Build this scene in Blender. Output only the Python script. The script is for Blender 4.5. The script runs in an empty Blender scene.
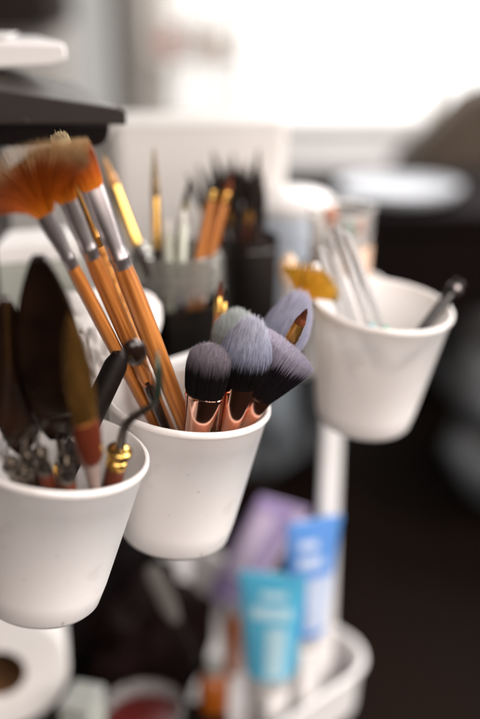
import bpy, math, random
import numpy as np
from mathutils import Vector, Matrix, noise

S = bpy.context.scene
COL = S.collection
random.seed(4)
RNG = np.random.default_rng(7)
R = math.radians

# ------------------------------------------------------------------ camera
PITCH = R(22.0); CAMZ = 1.05; FPX = 719 * 50 / 36.0
cam = bpy.data.cameras.new('camera'); co = bpy.data.objects.new('camera', cam); COL.objects.link(co)
co.location = (0, 0, CAMZ); co.rotation_euler = (math.pi / 2 - PITCH, 0, 0)
cam.sensor_fit = 'VERTICAL'; cam.sensor_height = 36; cam.lens = 50
cam.clip_start = 0.02; cam.clip_end = 100
cam.dof.use_dof = True; cam.dof.focus_distance = 0.662; cam.dof.aperture_fstop = 1.55
S.camera = co

# ------------------------------------------------------------------ world and lamps
w = bpy.data.worlds.new('World'); S.world = w; w.use_nodes = True
bg = w.node_tree.nodes['Background']
bg.inputs[0].default_value = (1.0, 0.86, 0.76, 1); bg.inputs[1].default_value = 0.05
def area(name, loc, target, size, energy, col, sy=None):
    l = bpy.data.lights.new(name, 'AREA'); l.energy = energy; l.color = col; l.size = size
    if sy: l.shape = 'RECTANGLE'; l.size_y = sy
    o = bpy.data.objects.new(name, l); COL.objects.link(o); o.location = loc
    o.rotation_euler = (Vector(target) - Vector(loc)).to_track_quat('-Z', 'Y').to_euler()
    return o
area('window_light', (1.9, 0.45, 1.8), (0.0, 0.7, 0.75), 1.3, 52, (1.0, 0.95, 0.92), 1.5)
area('far_window_light', (0.9, 2.9, 2.2), (0.0, 0.8, 0.75), 1.6, 52, (1.0, 0.97, 0.95), 1.4)
area('room_light', (0.7, -0.9, 1.7), (0.0, 0.7, 0.65), 1.5, 36, (1.0, 0.89, 0.83))
S.view_settings.view_transform = 'Standard'; S.view_settings.look = 'None'
S.view_settings.exposure = 0.46; S.view_settings.gamma = 1.0

# ------------------------------------------------------------------ helpers
cP, sP = math.cos(PITCH), math.sin(PITCH)
def P(px, py, D):
    """the place that stands D metres in front of the lens and shows at this pixel"""
    x = (px - 240) / FPX * D; yd = (py - 359.5) / FPX * D
    return Vector((x, D * cP - yd * sP, CAMZ - D * sP - yd * cP))

def srgb(r, g, b):
    return tuple(((c / 255) / 12.92 if c / 255 <= .04045 else ((c / 255 + .055) / 1.055) ** 2.4) for c in (r, g, b)) + (1,)

def mat(name, col, rough=0.5, metal=0.0, var=0.12, scale=30, bump=0.0, bscale=200, sss=0, coat=0, trans=0,
        ior=1.45, emit=None, estr=0, stretch=None, col2=None, rvar=0.1, spec=0.5):
    m = bpy.data.materials.new(name); m.use_nodes = True
    nt = m.node_tree; b = nt.nodes['Principled BSDF']
    tc = nt.nodes.new('ShaderNodeTexCoord'); mp = nt.nodes.new('ShaderNodeMapping')
    nt.links.new(tc.outputs['Object'], mp.inputs[0])
    if stretch: mp.inputs['Scale'].default_value = stretch
    nz = nt.nodes.new('ShaderNodeTexNoise'); nz.inputs['Scale'].default_value = scale; nz.inputs['Detail'].default_value = 6
    nt.links.new(mp.outputs[0], nz.inputs['Vector'])
    rp = nt.nodes.new('ShaderNodeValToRGB')
    c = col[:3]
    c2 = col2[:3] if col2 else tuple(x * (1 - var) for x in c)
    rp.color_ramp.elements[0].position = .35; rp.color_ramp.elements[1].position = .65
    rp.color_ramp.elements[0].color = tuple(c2) + (1,); rp.color_ramp.elements[1].color = tuple(c) + (1,)
    nt.links.new(nz.outputs['Fac'], rp.inputs[0]); nt.links.new(rp.outputs[0], b.inputs['Base Color'])
    mr = nt.nodes.new('ShaderNodeMapRange'); mr.inputs['To Min'].default_value = max(0.02, rough - rvar * rough)
    mr.inputs['To Max'].default_value = min(1, rough + rvar * rough); nt.links.new(nz.outputs['Fac'], mr.inputs[0])
    nt.links.new(mr.outputs[0], b.inputs['Roughness'])
    b.inputs['Metallic'].default_value = metal; b.inputs['IOR'].default_value = ior
    b.inputs['Specular IOR Level'].default_value = spec
    if sss:
        b.inputs['Subsurface Weight'].default_value = sss; b.inputs['Subsurface Radius'].default_value = (1, .8, .65)
        b.inputs['Subsurface Scale'].default_value = 0.008
    if coat: b.inputs['Coat Weight'].default_value = coat; b.inputs['Coat Roughness'].default_value = .08
    if trans: b.inputs['Transmission Weight'].default_value = trans
    if emit: b.inputs['Emission Color'].default_value = emit; b.inputs['Emission Strength'].default_value = estr
    if bump:
        n2 = nt.nodes.new('ShaderNodeTexNoise'); n2.inputs['Scale'].default_value = bscale; n2.inputs['Detail'].default_value = 4
        nt.links.new(mp.outputs[0], n2.inputs['Vector'])
        bp = nt.nodes.new('ShaderNodeBump'); bp.inputs['Strength'].default_value = bump; bp.inputs['Distance'].default_value = .001
        nt.links.new(n2.outputs['Fac'], bp.inputs['Height']); nt.links.new(bp.outputs[0], b.inputs['Normal'])
    return m

def hairmat(name, stops, rough=.6, sheen=0, vary=.35):
    """hair dyed along its length: the ramp runs from the ferrule (0) to the tip (1)"""
    m = bpy.data.materials.new(name); m.use_nodes = True; nt = m.node_tree; b = nt.nodes['Principled BSDF']
    a = nt.nodes.new('ShaderNodeAttribute'); a.attribute_name = 't'
    h = nt.nodes.new('ShaderNodeAttribute'); h.attribute_name = 'h'
    ad = nt.nodes.new('ShaderNodeMath'); ad.operation = 'MULTIPLY_ADD'; ad.inputs[1].default_value = .14
    nt.links.new(h.outputs['Fac'], ad.inputs[0]); nt.links.new(a.outputs['Fac'], ad.inputs[2])
    rp = nt.nodes.new('ShaderNodeValToRGB'); cr = rp.color_ramp
    while len(cr.elements) < len(stops): cr.elements.new(.5)
    for e, (p, c) in zip(cr.elements, stops): e.position = p; e.color = c
    nt.links.new(ad.outputs[0], rp.inputs[0])
    mx = nt.nodes.new('ShaderNodeMix'); mx.data_type = 'RGBA'; mx.blend_type = 'MULTIPLY'; mx.inputs[0].default_value = 1
    mr = nt.nodes.new('ShaderNodeMapRange'); mr.inputs['To Min'].default_value = 1 - vary; mr.inputs['To Max'].default_value = 1.0
    nt.links.new(h.outputs['Fac'], mr.inputs[0]); nt.links.new(rp.outputs[0], mx.inputs[6]); nt.links.new(mr.outputs[0], mx.inputs[7])
    nt.links.new(mx.outputs[2], b.inputs['Base Color'])
    b.inputs['Roughness'].default_value = rough; b.inputs['Sheen Weight'].default_value = sheen
    b.inputs['Specular IOR Level'].default_value = .18
    return m

class MB:
    def __init__(s): s.v = []; s.f = []; s.t = []
    def add(s, vs, fs, t=None):
        o = len(s.v); s.v += [tuple(v) for v in vs]; s.f += [tuple(i + o for i in f) for f in fs]
        s.t += (list(t) if t is not None else [0.] * len(vs)); return s
    def loft(s, secs, n=28, cap=True, tt=None):
        """secs: (z, rx, ry, ox, oy)"""
        vs = []; fs = []; t = []
        for k, q in enumerate(secs):
            z, rx, ry = q[:3]; ox, oy = (q[3], q[4]) if len(q) > 3 else (0, 0)
            for i in range(n):
                a = 2 * math.pi * i / n; vs.append((ox + rx * math.cos(a), oy + ry * math.sin(a), z)); t.append(tt[k] if tt else 0)
        for k in range(len(secs) - 1):
            for i in range(n):
                j = (i + 1) % n; fs.append((k * n + i, k * n + j, (k + 1) * n + j, (k + 1) * n + i))
        if cap:
            fs.append(tuple(range(n))[::-1]); fs.append(tuple((len(secs) - 1) * n + i for i in range(n)))
        return s.add(vs, fs, t)
    def tube(s, pts, rad, n=10):
        pts = [Vector(p) for p in pts]
        if not hasattr(rad, '__len__'): rad = [rad] * len(pts)
        vs = []; fs = []; prev = None
        for k, p in enumerate(pts):
            d = (pts[min(k + 1, len(pts) - 1)] - pts[max(k - 1, 0)]).normalized()
            if prev is None: u = d.orthogonal().normalized()
            else: u = (prev - d * prev.dot(d)).normalized()
            prev = u; v = d.cross(u)
            for i in range(n):
                a = 2 * math.pi * i / n; vs.append(p + (u * math.cos(a) + v * math.sin(a)) * rad[k])
        for k in range(len(pts) - 1):
            for i in range(n):
                j = (i + 1) % n; fs.append((k * n + i, k * n + j, (k + 1) * n + j, (k + 1) * n + i))
        fs.append(tuple(range(n))[::-1]); fs.append(tuple((len(pts) - 1) * n + i for i in range(n)))
        return s.add(vs, fs)
    def box(s, x0, x1, y0, y1, z0, z1):
        vs = [(x, y, z) for z in (z0, z1) for y in (y0, y1) for x in (x0, x1)]
        return s.add(vs, [(0, 2, 3, 1), (4, 5, 7, 6), (0, 1, 5, 4), (2, 6, 7, 3), (0, 4, 6, 2), (1, 3, 7, 5)])
    def prism(s, poly, y0, y1, f=None):
        """poly in x,z ; extruded along y"""
        n = len(poly); vs = [(x, y0, z) for x, z in poly] + [(x, y1, z) for x, z in (f or poly)]
        return s.add(vs, [tuple(range(n)), tuple(range(n, 2 * n))[::-1]] + [(i, i + n, (i + 1) % n + n, (i + 1) % n) for i in range(n)])
    def build(s, name, m, parent=None, smooth=True, bevel=0, sub=0, M=None):
        me = bpy.data.meshes.new(name); me.from_pydata(s.v, [], s.f); me.update()
        if any(s.t):
            a = me.attributes.new('t', 'FLOAT', 'POINT'); a.data.foreach_set('value', s.t)
        me.materials.append(m)
        o = bpy.data.objects.new(name, me); COL.objects.link(o)
        import bmesh
        b = bmesh.new(); b.from_mesh(me); bmesh.ops.recalc_face_normals(b, faces=b.faces)
        b.to_mesh(me); b.free()
        if M is not None: o.matrix_world = M
        if parent: o.parent = parent
        if smooth:
            for p in me.polygons: p.use_smooth = True
            me.set_sharp_from_angle(angle=R(42))
        if bevel:
            q = o.modifiers.new('bevel', 'BEVEL'); q.width = bevel; q.segments = 3; q.limit_method = 'ANGLE'; q.angle_limit = R(35)
        if sub:
            q = o.modifiers.new('sub', 'SUBSURF'); q.levels = sub; q.render_levels = sub
        return o

def hairs(name, m, parent, z0, L, r0, r1, n=3000, hw=.00016, dome=.35, cut=0, curve=.5, jit=.03, core=True, flat_t=None, splay=0, corer=.86):
    """bundle of single hairs; r0/r1 = (rx, ry) at ferrule and at the widest; dome = how much shorter the outer hairs are"""
    a = RNG.uniform(0, 2 * np.pi, n); q = np.sqrt(RNG.uniform(0, 1, n)); q = np.where(RNG.uniform(0, 1, n) < .55, 1 - (1 - q) * .25, q)
    ux, uy = q * np.cos(a), q * np.sin(a)
    Lh = L * (1 - dome * q ** 2.6 - cut * (ux + 1) / 2) * (1 + RNG.normal(0, jit, n))
    K = 6; rings = []; jx = RNG.normal(0, .035, n); jy = RNG.normal(0, .035, n)
    for k in range(K):
        s = k / (K - 1); e = s ** curve
        pull = 1 - .30 * np.maximum(0, s - .62) ** 1.4 / .38 ** 1.4 * dome * 1.6
        cx = (ux * (r0[0] + (r1[0] - r0[0]) * e) * pull) + jx * r1[0] * s * (1 + splay); cy = (uy * (r0[1] + (r1[1] - r0[1]) * e) * pull) + jy * r1[1] * s * (1 + splay)
        wd = hw * (1 - .75 * s ** 2)
        rings.append((cx, cy, z0 + Lh * s, np.full(n, wd), Lh * s / L))
    vs = np.zeros((n, K, 3, 3)); tt = np.zeros((n, K, 3)); hh = np.repeat(RNG.uniform(0, 1, n), K * 3)
    ph = RNG.uniform(0, 6.28, n)
    for k, (cx, cy, cz, wd, tv) in enumerate(rings):
        for j in range(3):
            vs[:, k, j, 0] = cx + wd * np.cos(ph + j * 2.094); vs[:, k, j, 1] = cy + wd * np.sin(ph + j * 2.094); vs[:, k, j, 2] = cz
            tt[:, k, j] = tv if flat_t is None else flat_t
    base = (np.arange(n) * K * 3)[:, None]; fs = []
    for k in range(K - 1):
        for j in range(3):
            j2 = (j + 1) % 3
            fs.append(np.concatenate([base + k * 3 + j, base + k * 3 + j2, base + (k + 1) * 3 + j2, base + (k + 1) * 3 + j], 1))
    V = vs.reshape(-1, 3); F = np.concatenate(fs, 0); T = tt.reshape(-1)
    if core:
        cn = 24; N = 9; cv = []; cf = []; ct = []
        for k in range(N):
            s = k / (N - 1) * (1 - dome * .55 - cut * .5) * .95; e = s ** curve
            kk = 1 if k < N - 3 else (1, .82, .55, .18)[k - (N - 4)]
            for i in range(cn):
                aa = 2 * math.pi * i / cn
                cv.append((math.cos(aa) * (r0[0] + (r1[0] - r0[0]) * e) * corer * kk, math.sin(aa) * (r0[1] + (r1[1] - r0[1]) * e) * corer * kk, z0 + L * s)); ct.append(s)
        o = len(V)
        for k in range(N - 1):
            for i in range(cn):
                j = (i + 1) % cn; cf.append((o + k * cn + i, o + k * cn + j, o + (k + 1) * cn + j, o + (k + 1) * cn + i))
        V = np.concatenate([V, cv]); F = np.concatenate([F, cf]); T = np.concatenate([T, ct]); hh = np.concatenate([hh, np.full(len(cv), .3)])
    return rawmesh(name, V, F, T, hh, m, parent)

def rawmesh(name, V, F, T, H, m, parent):
    me = bpy.data.meshes.new(name)
    me.vertices.add(len(V)); me.vertices.foreach_set('co', np.asarray(V, float).ravel())
    me.loops.add(len(F) * 4); me.loops.foreach_set('vertex_index', np.asarray(F, int).ravel())
    me.polygons.add(len(F)); me.polygons.foreach_set('loop_start', np.arange(len(F)) * 4)
    me.polygons.foreach_set('use_smooth', np.ones(len(F), bool)); me.update(calc_edges=True)
    a = me.attributes.new('t', 'FLOAT', 'POINT'); a.data.foreach_set('value', np.asarray(T, float))
    a = me.attributes.new('h', 'FLOAT', 'POINT'); a.data.foreach_set('value', np.asarray(H, float))
    me.materials.append(m); o = bpy.data.objects.new(name, me); COL.objects.link(o); o.parent = parent
    return o

def fanhairs(name, m, parent, z0, L, w0, spread, n=1800, hw=.0002, th=.0016, clump=0):
    """fan brush: flat sheet of hairs spreading like a hand fan in the local x-z plane"""
    u = RNG.uniform(-1, 1, n)
    if clump: u = np.round(u * clump) / clump * .75 + u * .25
    K = 6; Lh = L * (1 - .10 * u ** 2) * (1 + RNG.normal(0, .05, n)); ph = RNG.uniform(0, 6.28, n); yy = RNG.normal(0, th, n)
    vs = np.zeros((n, K, 3, 3)); tt = np.zeros((n, K, 3))
    for k in range(K):
        s = k / (K - 1); ang = u * spread * (s ** .45)
        cx = u * w0 + np.sin(ang) * Lh * s; cz = z0 + np.cos(ang) * Lh * s; cy = yy * (.4 + s)
        for j in range(3):
            wd = hw * (1 - .7 * s ** 2)
            vs[:, k, j, 0] = cx + wd * np.cos(ph + j * 2.094); vs[:, k, j, 1] = cy + wd * np.sin(ph + j * 2.094); vs[:, k, j, 2] = cz; tt[:, k, j] = s
    base = (np.arange(n) * K * 3)[:, None]; fs = []
    for k in range(K - 1):
        for j in range(3):
            j2 = (j + 1) % 3
            fs.append(np.concatenate([base + k * 3 + j, base + k * 3 + j2, base + (k + 1) * 3 + j2, base + (k + 1) * 3 + j], 1))
    V = vs.reshape(-1, 3); F = np.concatenate(fs, 0); T = tt.ravel(); HH = np.repeat(RNG.uniform(0, 1, n), K * 3)
    cv = []; ct = []; cf = []; A = 25; o = len(V)          # thin dense middle of the fan, front and back sheet
    for side in (-1, 1):
        for k in range(K):
            s_ = k / (K - 1) * .86
            for i in range(A):
                u_ = (-1 + 2 * i / (A - 1)) * .96; ang = u_ * spread * (s_ ** .45)
                cv.append((u_ * w0 + math.sin(ang) * L * s_, side * th * .35, z0 + math.cos(ang) * L * s_)); ct.append(s_)
    for sd in (0, 1):
        for k in range(K - 1):
            for i in range(A - 1):
                q = o + sd * K * A + k * A + i; cf.append((q, q + 1, q + A + 1, q + A))
    return rawmesh(name, np.concatenate([V, cv]), np.concatenate([F, cf]), np.concatenate([T, ct]), np.concatenate([HH, np.full(len(cv), .45)]), m, parent)

def tag(o, label=None, cat=None, group=None, kind=None):
    if label: o['label'] = label
    if cat: o['category'] = cat
    if group: o['group'] = group
    if kind: o['kind'] = kind
    return o

def thing(name, label, cat, M=None, group=None):
    o = bpy.data.objects.new(name, None); COL.objects.link(o); o.empty_display_size = .02
    if M is not None: o.matrix_world = M
    return tag(o, label, cat, group)

def frame(base, top, roll=0, loc=None):
    """matrix with z from base to top"""
    z = (Vector(top) - Vector(base)).normalized()
    view = Vector(base) - co.location
    x = view.cross(z).normalized()
    x = z.cross(Vector((0, 1, 0)).cross(z) * -1).normalized() if x.length < .1 else x
    y = z.cross(x)
    m = Matrix((x, y, z)).transposed().to_4x4() @ Matrix.Rotation(roll, 4, 'Z')
    m.translation = loc if loc is not None else base
    return m

# ------------------------------------------------------------------ materials
M_ = {}
M_['cup'] = mat('white_plastic', (.82, .785, .765), .36, var=.03, scale=14, bump=.10, bscale=900, sss=.25, rvar=.25)
def specks(m, scale, thr, col, amt):
    nt = m.node_tree; b = nt.nodes['Principled BSDF']; src = b.inputs['Base Color'].links[0].from_socket
    tc = nt.nodes.new('ShaderNodeTexCoord'); n = nt.nodes.new('ShaderNodeTexNoise'); n.inputs['Scale'].default_value = scale; n.inputs['Detail'].default_value = 3
    nt.links.new(tc.outputs['Object'], n.inputs['Vector'])
    r = nt.nodes.new('ShaderNodeMapRange'); r.inputs['From Min'].default_value = thr; r.inputs['From Max'].default_value = thr + .06; r.inputs['To Max'].default_value = amt
    nt.links.new(n.outputs['Fac'], r.inputs[0])
    x = nt.nodes.new('ShaderNodeMix'); x.data_type = 'RGBA'; nt.links.new(r.outputs[0], x.inputs[0]); nt.links.new(src, x.inputs[6]); x.inputs[7].default_value = tuple(col) + (1,)
    nt.links.new(x.outputs[2], b.inputs['Base Color'])
specks(M_['cup'], 210, .71, (.30, .22, .17), .55); specks(M_['cup'], 34, .62, (.62, .57, .53), .35)
M_['cart'] = mat('white_enamel', (.74, .72, .71), .32, var=.05, scale=9, bump=.05)
M_['black'] = mat('black_plastic', (.007, .004, .003), .5, spec=.3, var=.3, bump=.2, bscale=1500)
M_['blackgloss'] = mat('black_gloss', (.006, .004, .004), .22, var=.2, coat=.5)
M_['device'] = mat('black_device_plastic', (.017, .011, .007), .38, var=.15, scale=60, bump=.55, bscale=1800, spec=.5)
M_['wood'] = mat('orange_lacquered_wood', (.52, .20, .048), .33, var=.4, scale=330, stretch=(1, 1, .035), coat=.5, col2=(.22, .062, .010), bump=.12, bscale=260)
M_['wood2'] = mat('amber_speckled_wood', (.60, .27, .07), .34, scale=190, col2=(.34, .12, .025), coat=.4)
M_['redwood'] = mat('red_brown_wood', (.11, .022, .009), .28, scale=60, stretch=(1, 1, .06), col2=(.09, .018, .008), coat=.7)
M_['darkwood'] = mat('dark_brown_wood', (.016, .007, .005), .25, scale=60, stretch=(1, 1, .06), col2=(.014, .007, .005), coat=.4)
M_['silver'] = mat('nickel_ferrule', (.52, .47, .47), .38, 1.0, var=.35, scale=90, bump=.08, stretch=(1, 1, .2))
M_['steel'] = mat('steel', (.34, .30, .26), .27, 1.0, var=.2, scale=60, bump=.03)
M_['gold'] = mat('brass_ferrule', (.80, .50, .14), .22, 1.0, var=.22, scale=130)
M_['gold_dark'] = mat('old_brass', (.66, .34, .085), .27, .92, var=.6, scale=120, bump=.25, bscale=260, stretch=(1, 1, .22))
M_['rose'] = mat('rose_gold', (.86, .50, .38), .13, 1.0, var=.06, scale=30)
M_['blade'] = mat('tarnished_blade', (.020, .009, .005), .16, .35, var=.5, scale=26, bump=.10, bscale=60, col2=(.006, .003, .002), coat=.6)
M_['copper'] = mat('copper_wire', (.80, .36, .15), .25, 1.0)
M_['lilac'] = hairmat('two_tone_hair', [(0, (.006, .004, .004, 1)), (.46, (.008, .006, .007, 1)), (.60, (.32, .33, .45, 1)), (.76, (.54, .56, .71, 1)), (1, (.72, .73, .85, 1))])
M_['lilacdim'] = hairmat('two_tone_hair_grey', [(0, (.006, .004, .004, 1)), (.60, (.008, .006, .006, 1)), (.74, (.13, .11, .13, 1)), (1, (.42, .37, .43, 1))])
M_['lilacpale'] = hairmat('pale_violet_hair', [(0, (.006, .004, .004, 1)), (.66, (.012, .008, .012, 1)), (.76, (.42, .38, .49, 1)), (1, (.74, .69, .82, 1))])
M_['lilacfull'] = hairmat('violet_hair', [(0, (.10, .09, .13, 1)), (.35, (.36, .37, .50, 1)), (1, (.62, .62, .77, 1))])
M_['sage'] = hairmat('grey_green_hair', [(0, (.05, .05, .05, 1)), (.4, (.38, .42, .41, 1)), (1, (.66, .71, .70, 1))])
M_['orangehair'] = hairmat('orange_hair', [(0, (.66, .20, .014, 1)), (.35, (.42, .085, .005, 1)), (.8, (.24, .045, .006, 1)), (.97, (.34, .13, .04, 1)), (1, (.50, .32, .16, 1))], rough=.4)
M_['rusthair'] = hairmat('rust_hair', [(0, (.10, .02, .006, 1)), (.6, (.20, .05, .010, 1)), (1, (.34, .13, .03, 1))], rough=.4)
M_['sunhair'] = hairmat('yellow_orange_hair', [(0, (1.0, .38, .015, 1)), (.5, (1.0, .50, .03, 1)), (1, (1.0, .60, .07, 1))])
M_['tanhair'] = hairmat('tan_hair', [(0, (.25, .15, .06, 1)), (1, (.48, .38, .22, 1))])
M_['palehair'] = hairmat('pale_hair', [(0, (.70, .36, .14, 1)), (1, (.86, .52, .24, 1))])
M_['blackhair'] = hairmat('black_hair', [(0, (.010, .006, .005, 1)), (.8, (.018, .011, .008, 1)), (1, (.08, .045, .02, 1))])
M_['brownhair'] = hairmat('brown_hair', [(0, (.20, .05, .015, 1)), (1, (.12, .035, .015, 1))])
M_['olive'] = mat('olive_lacquer', (.20, .16, .05), .35, var=.2)
M_['milky'] = mat('milky_plastic', (.82, .79, .76), .4, var=.05, scale=8, trans=.3, sss=.2)
M_['stick'] = mat('translucent_stick', (.66, .66, .66), .25, var=.05, trans=.75, ior=1.3)
M_['clear'] = mat('clear_plastic', (.95, .93, .91), .06, var=.02, trans=.85, ior=1.2)
M_['glass'] = mat('jar_glass', (.88, .88, .85), .04, var=.01, trans=1.0, ior=1.35)
M_['neck'] = mat('jar_neck_glass', (.55, .54, .50), .12, var=.01, trans=.80, ior=1.45)
M_['paper'] = mat('white_paper', (.76, .74, .72), .8, var=.06, scale=12, bump=.3, bscale=90)
M_['pinkprint'] = mat('faded_red_print', (.55, .30, .27), .7, var=.3)
M_['greengrey'] = mat('grey_green_card', (.40, .42, .37), .7, var=.25, scale=10)
M_['core'] = mat('brown_cardboard', (.16, .075, .03), .8, var=.25)
M_['teal'] = mat('teal_plastic', (.09, .44, .66), .3, var=.12, scale=12, coat=.3)
M_['tealpale'] = mat('pale_teal_print', (.45, .68, .78), .4, var=.15, scale=20)
M_['blue'] = mat('blue_plastic', (.12, .30, .70), .32, var=.1, scale=12, coat=.3)
M_['bluepale'] = mat('pale_blue_print', (.58, .68, .86), .4, var=.2, scale=16)
M_['purple'] = mat('purple_plastic', (.46, .34, .60), .35, var=.25, scale=14, coat=.3)
M_['mauve'] = mat('mauve_print', (.74, .60, .76), .4, var=.15, scale=18)
M_['amber'] = mat('orange_plastic', (.36, .09, .008), .3, var=.15, coat=.4)
M_['darkred'] = mat('dark_red_paint', (.09, .006, .005), .35, var=.4, scale=30)
M_['red'] = mat('red_paint', (.55, .03, .015), .4)
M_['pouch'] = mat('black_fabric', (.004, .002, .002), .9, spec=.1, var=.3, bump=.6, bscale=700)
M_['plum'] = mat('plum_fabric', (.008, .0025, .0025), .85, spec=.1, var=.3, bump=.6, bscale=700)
M_['grey'] = mat('grey_plastic', (.30, .31, .29), .4, var=.1)
M_['floor'] = mat('dark_brown_boards', (.010, .005, .003), .8, spec=.08, scale=5, stretch=(1, .08, 1), col2=(.006, .003, .002))
M_['desk'] = mat('black_desk_wood', (.006, .003, .003), .8, var=.2, scale=9, spec=.08)
M_['wall'] = mat('pale_wall', (.70, .67, .63), .8, var=.06, scale=3)
M_['frame'] = mat('window_frame_paint', (.74, .70, .66), .5, var=.04, scale=4)
M_['sky'] = mat('daylight_pane', (.9, .9, .9), .5, emit=(1.0, .995, .975, 1), estr=1.12)
M_['sky2'] = mat('dull_daylight_pane', (.5, .5, .5), .5, emit=(.95, .93, .88, 1), estr=.26)
M_['cloth'] = mat('blue_grey_cloth', (.20, .23, .255), .9, scale=2.2, col2=(.045, .036, .030), bump=.5, bscale=300)
M_['sofa'] = mat('pale_grey_fabric', (.50, .48, .47), .9, var=.12, scale=6, bump=.5, bscale=300)
M_['taupe'] = mat('taupe_fabric', (.10, .075, .055), .9, var=.35, scale=8, bump=.5, bscale=300)
M_['darkcab'] = mat('dark_cabinet', (.020, .012, .009), .5, var=.2)

# ------------------------------------------------------------------ setting: floor, wall
b = MB(); b.add([(-6, -3, 0), (6, -3, 0), (6, 6, 0), (-6, 6, 0)], [(0, 1, 2, 3)])
tag(b.build('floor', M_['floor'], smooth=False), kind='structure')
WY = 3.6
def wx(px, D=3.5): return (px - 240) / FPX * D
b = MB()
b.box(-3, wx(58), WY, WY + .12, 0, 2.6); b.box(wx(124), wx(158), WY, WY + .12, 0, 2.6)
b.box(wx(58), wx(124), WY, WY + .12, 0, .45); b.box(wx(158), 3, WY, WY + .12, 0, .42); b.box(wx(58), wx(124), WY, WY + .12, 2.3, 2.6); b.box(wx(158), 3, WY, WY + .12, 2.3, 2.6)
tag(b.build('wall', M_['wall'], smooth=False), kind='structure')
t = thing('window', 'wide bright window at upper right with sunlit white panes', 'window', Matrix.Translation((wx(158), WY, .42)))
W_ = 3 - wx(158)
b = MB(); b.box(0, W_, .05, .07, 0, 1.88); b.build('pane', M_['sky'], t, smooth=False)
b = MB()
b.box(0, W_, -.03, .04, -.04, .05); b.box(0, .05, -.03, .04, .05, 1.88); b.box(.95, .99, -.02, .04, .05, 1.88)
b.build('frame', M_['frame'], t, smooth=False, bevel=.004)
t = thing('window', 'narrow dull grey window at upper left beyond the black device', 'window', Matrix.Translation((wx(58), WY, .45)))
W2 = wx(124) - wx(58)
b = MB(); b.box(0, W2, .05, .07, 0, 1.85); b.build('pane', M_['sky2'], t, smooth=False)
b = MB(); b.box(W2 - .03, W2, -.03, .04, 0, 1.85); b.box(0, .03, -.03, .04, 0, 1.85); b.box(.03, W2 - .03, -.03, .04, 0, .05)
b.build('frame', M_['grey'], t, smooth=False, bevel=.004)
VEIL = mat('sheer_veil', (.90, .88, .85), .9, var=.03); VEIL.node_tree.nodes['Principled BSDF'].inputs['Alpha'].default_value = .38  # added sheet that softens the window glow at its left end
b = MB(); N = 60; xa, xb = wx(152, 3.45), wx(262, 3.45); vs = []; fs = []
for k in range(N + 1):
    u = k / N; y = .03 * math.sin(u * 34) + .012 * math.sin(u * 71 + 1)
    for z_ in (.46, 1.2, 2.3): vs.append((xa + (xb - xa) * u, y, z_))
for k in range(N):
    for j in range(2): i = k * 3 + j; fs.append((i, i + 3, i + 4, i + 1))
o = b.add(vs, fs).build('added_veil', VEIL); o.location = (0, WY - .13, 0)
q_ = o.modifiers.new('s', 'SOLIDIFY'); q_.thickness = .002
tag(o, 'added sheer veil softening the glow at the left end of the bright window', 'added_veil')
# shelf before the window with small pots
sh = thing('wall_shelf', 'pale narrow shelf standing in front of the bright window', 'shelf', Matrix.Translation((wx(195, 3.3), 3.38, 0)))
for z_ in (.735, .50): MB().box(-.14, .14, -.10, .10, z_, z_ + .02).build('board', M_['frame'], sh, smooth=False, bevel=.003)
for x_ in (-.156, .141): MB().box(x_, x_ + .015, -.10, .10, 0, 1.1).build('side_panel', M_['frame'], sh, smooth=False, bevel=.003)
for i, (dx, col, h, lab) in enumerate([(-.08, 'pinkprint', .075, 'faded pink box leftmost on the far pale shelf'), (-.005, 'milky', .11, 'white box between two coloured boxes on the far pale shelf'), (.07, 'tanbox', .06, 'tan box rightmost on the far pale shelf')]):
    m = M_.get(col) or mat('tan_card', (.50, .30, .18), .7)
    o = MB().box(-.032, .032, -.03, .03, 0, h).build('storage_box', m, bevel=.004); o.location = (wx(195, 3.3) + dx, 3.38, .757)
    tag(o, lab, 'box', 'boxes on the far shelf')
# dark cabinet top left
t = thing('wall_cabinet', 'dark brown cabinet far away in the top left corner', 'cabinet', Matrix.Translation((wx(5, 3.0), 3.2, 0)))
MB().box(-.5, .17, -.2, .2, .85, 2.0).build('body', M_['darkcab'], t, bevel=.005)
MB().box(-.2, -.19, -.215, -.2, .9, 1.9).build('door_gap', M_['black'], t)
MB().box(-.5, .17, -.18, .2, 0, .10).build('plinth', M_['darkcab'], t)
MB().box(-.5, .165, .0, .19, .10, .85).build('back_panel', M_['wall'], t)

def blob(name, m, loc, sc, amp=.12, fr=2.0, seed=0, parent=None, rot=(0, 0, 0), sq=1.0, n=48, folds=0):
    vs = []; fs = []; n2 = n // 2
    for k in range(n2 + 1):
        th = math.pi * k / n2
        for i in range(n):
            a = 2 * math.pi * i / n
            d = Vector((math.sin(th) * math.cos(a), math.sin(th) * math.sin(a), math.cos(th)))
            e = Vector([math.copysign(abs(c) ** sq, c) for c in d])
            f = 1 + amp * noise.noise(d * fr + Vector((seed, seed * 2.3, 0)))
            if folds: f += folds * .55 * (1 - math.sqrt(.02 + noise.noise(Vector((d.x * fr * 1.5, d.y * fr * 1.5, d.z * fr * .8)) + Vector((seed * 3, 1, 5))) ** 2) * 2.2 - .5)
            vs.append((e.x * sc[0] * f, e.y * sc[1] * f, e.z * sc[2] * f))
    for k in range(n2):
        for i in range(n):
            j = (i + 1) % n; fs.append((k * n + i, k * n + j, (k + 1) * n + j, (k + 1) * n + i))
    b = MB(); b.add(vs, fs); o = b.build(name, m, parent)
    o.location = loc; o.rotation_euler = rot
    return o

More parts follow.
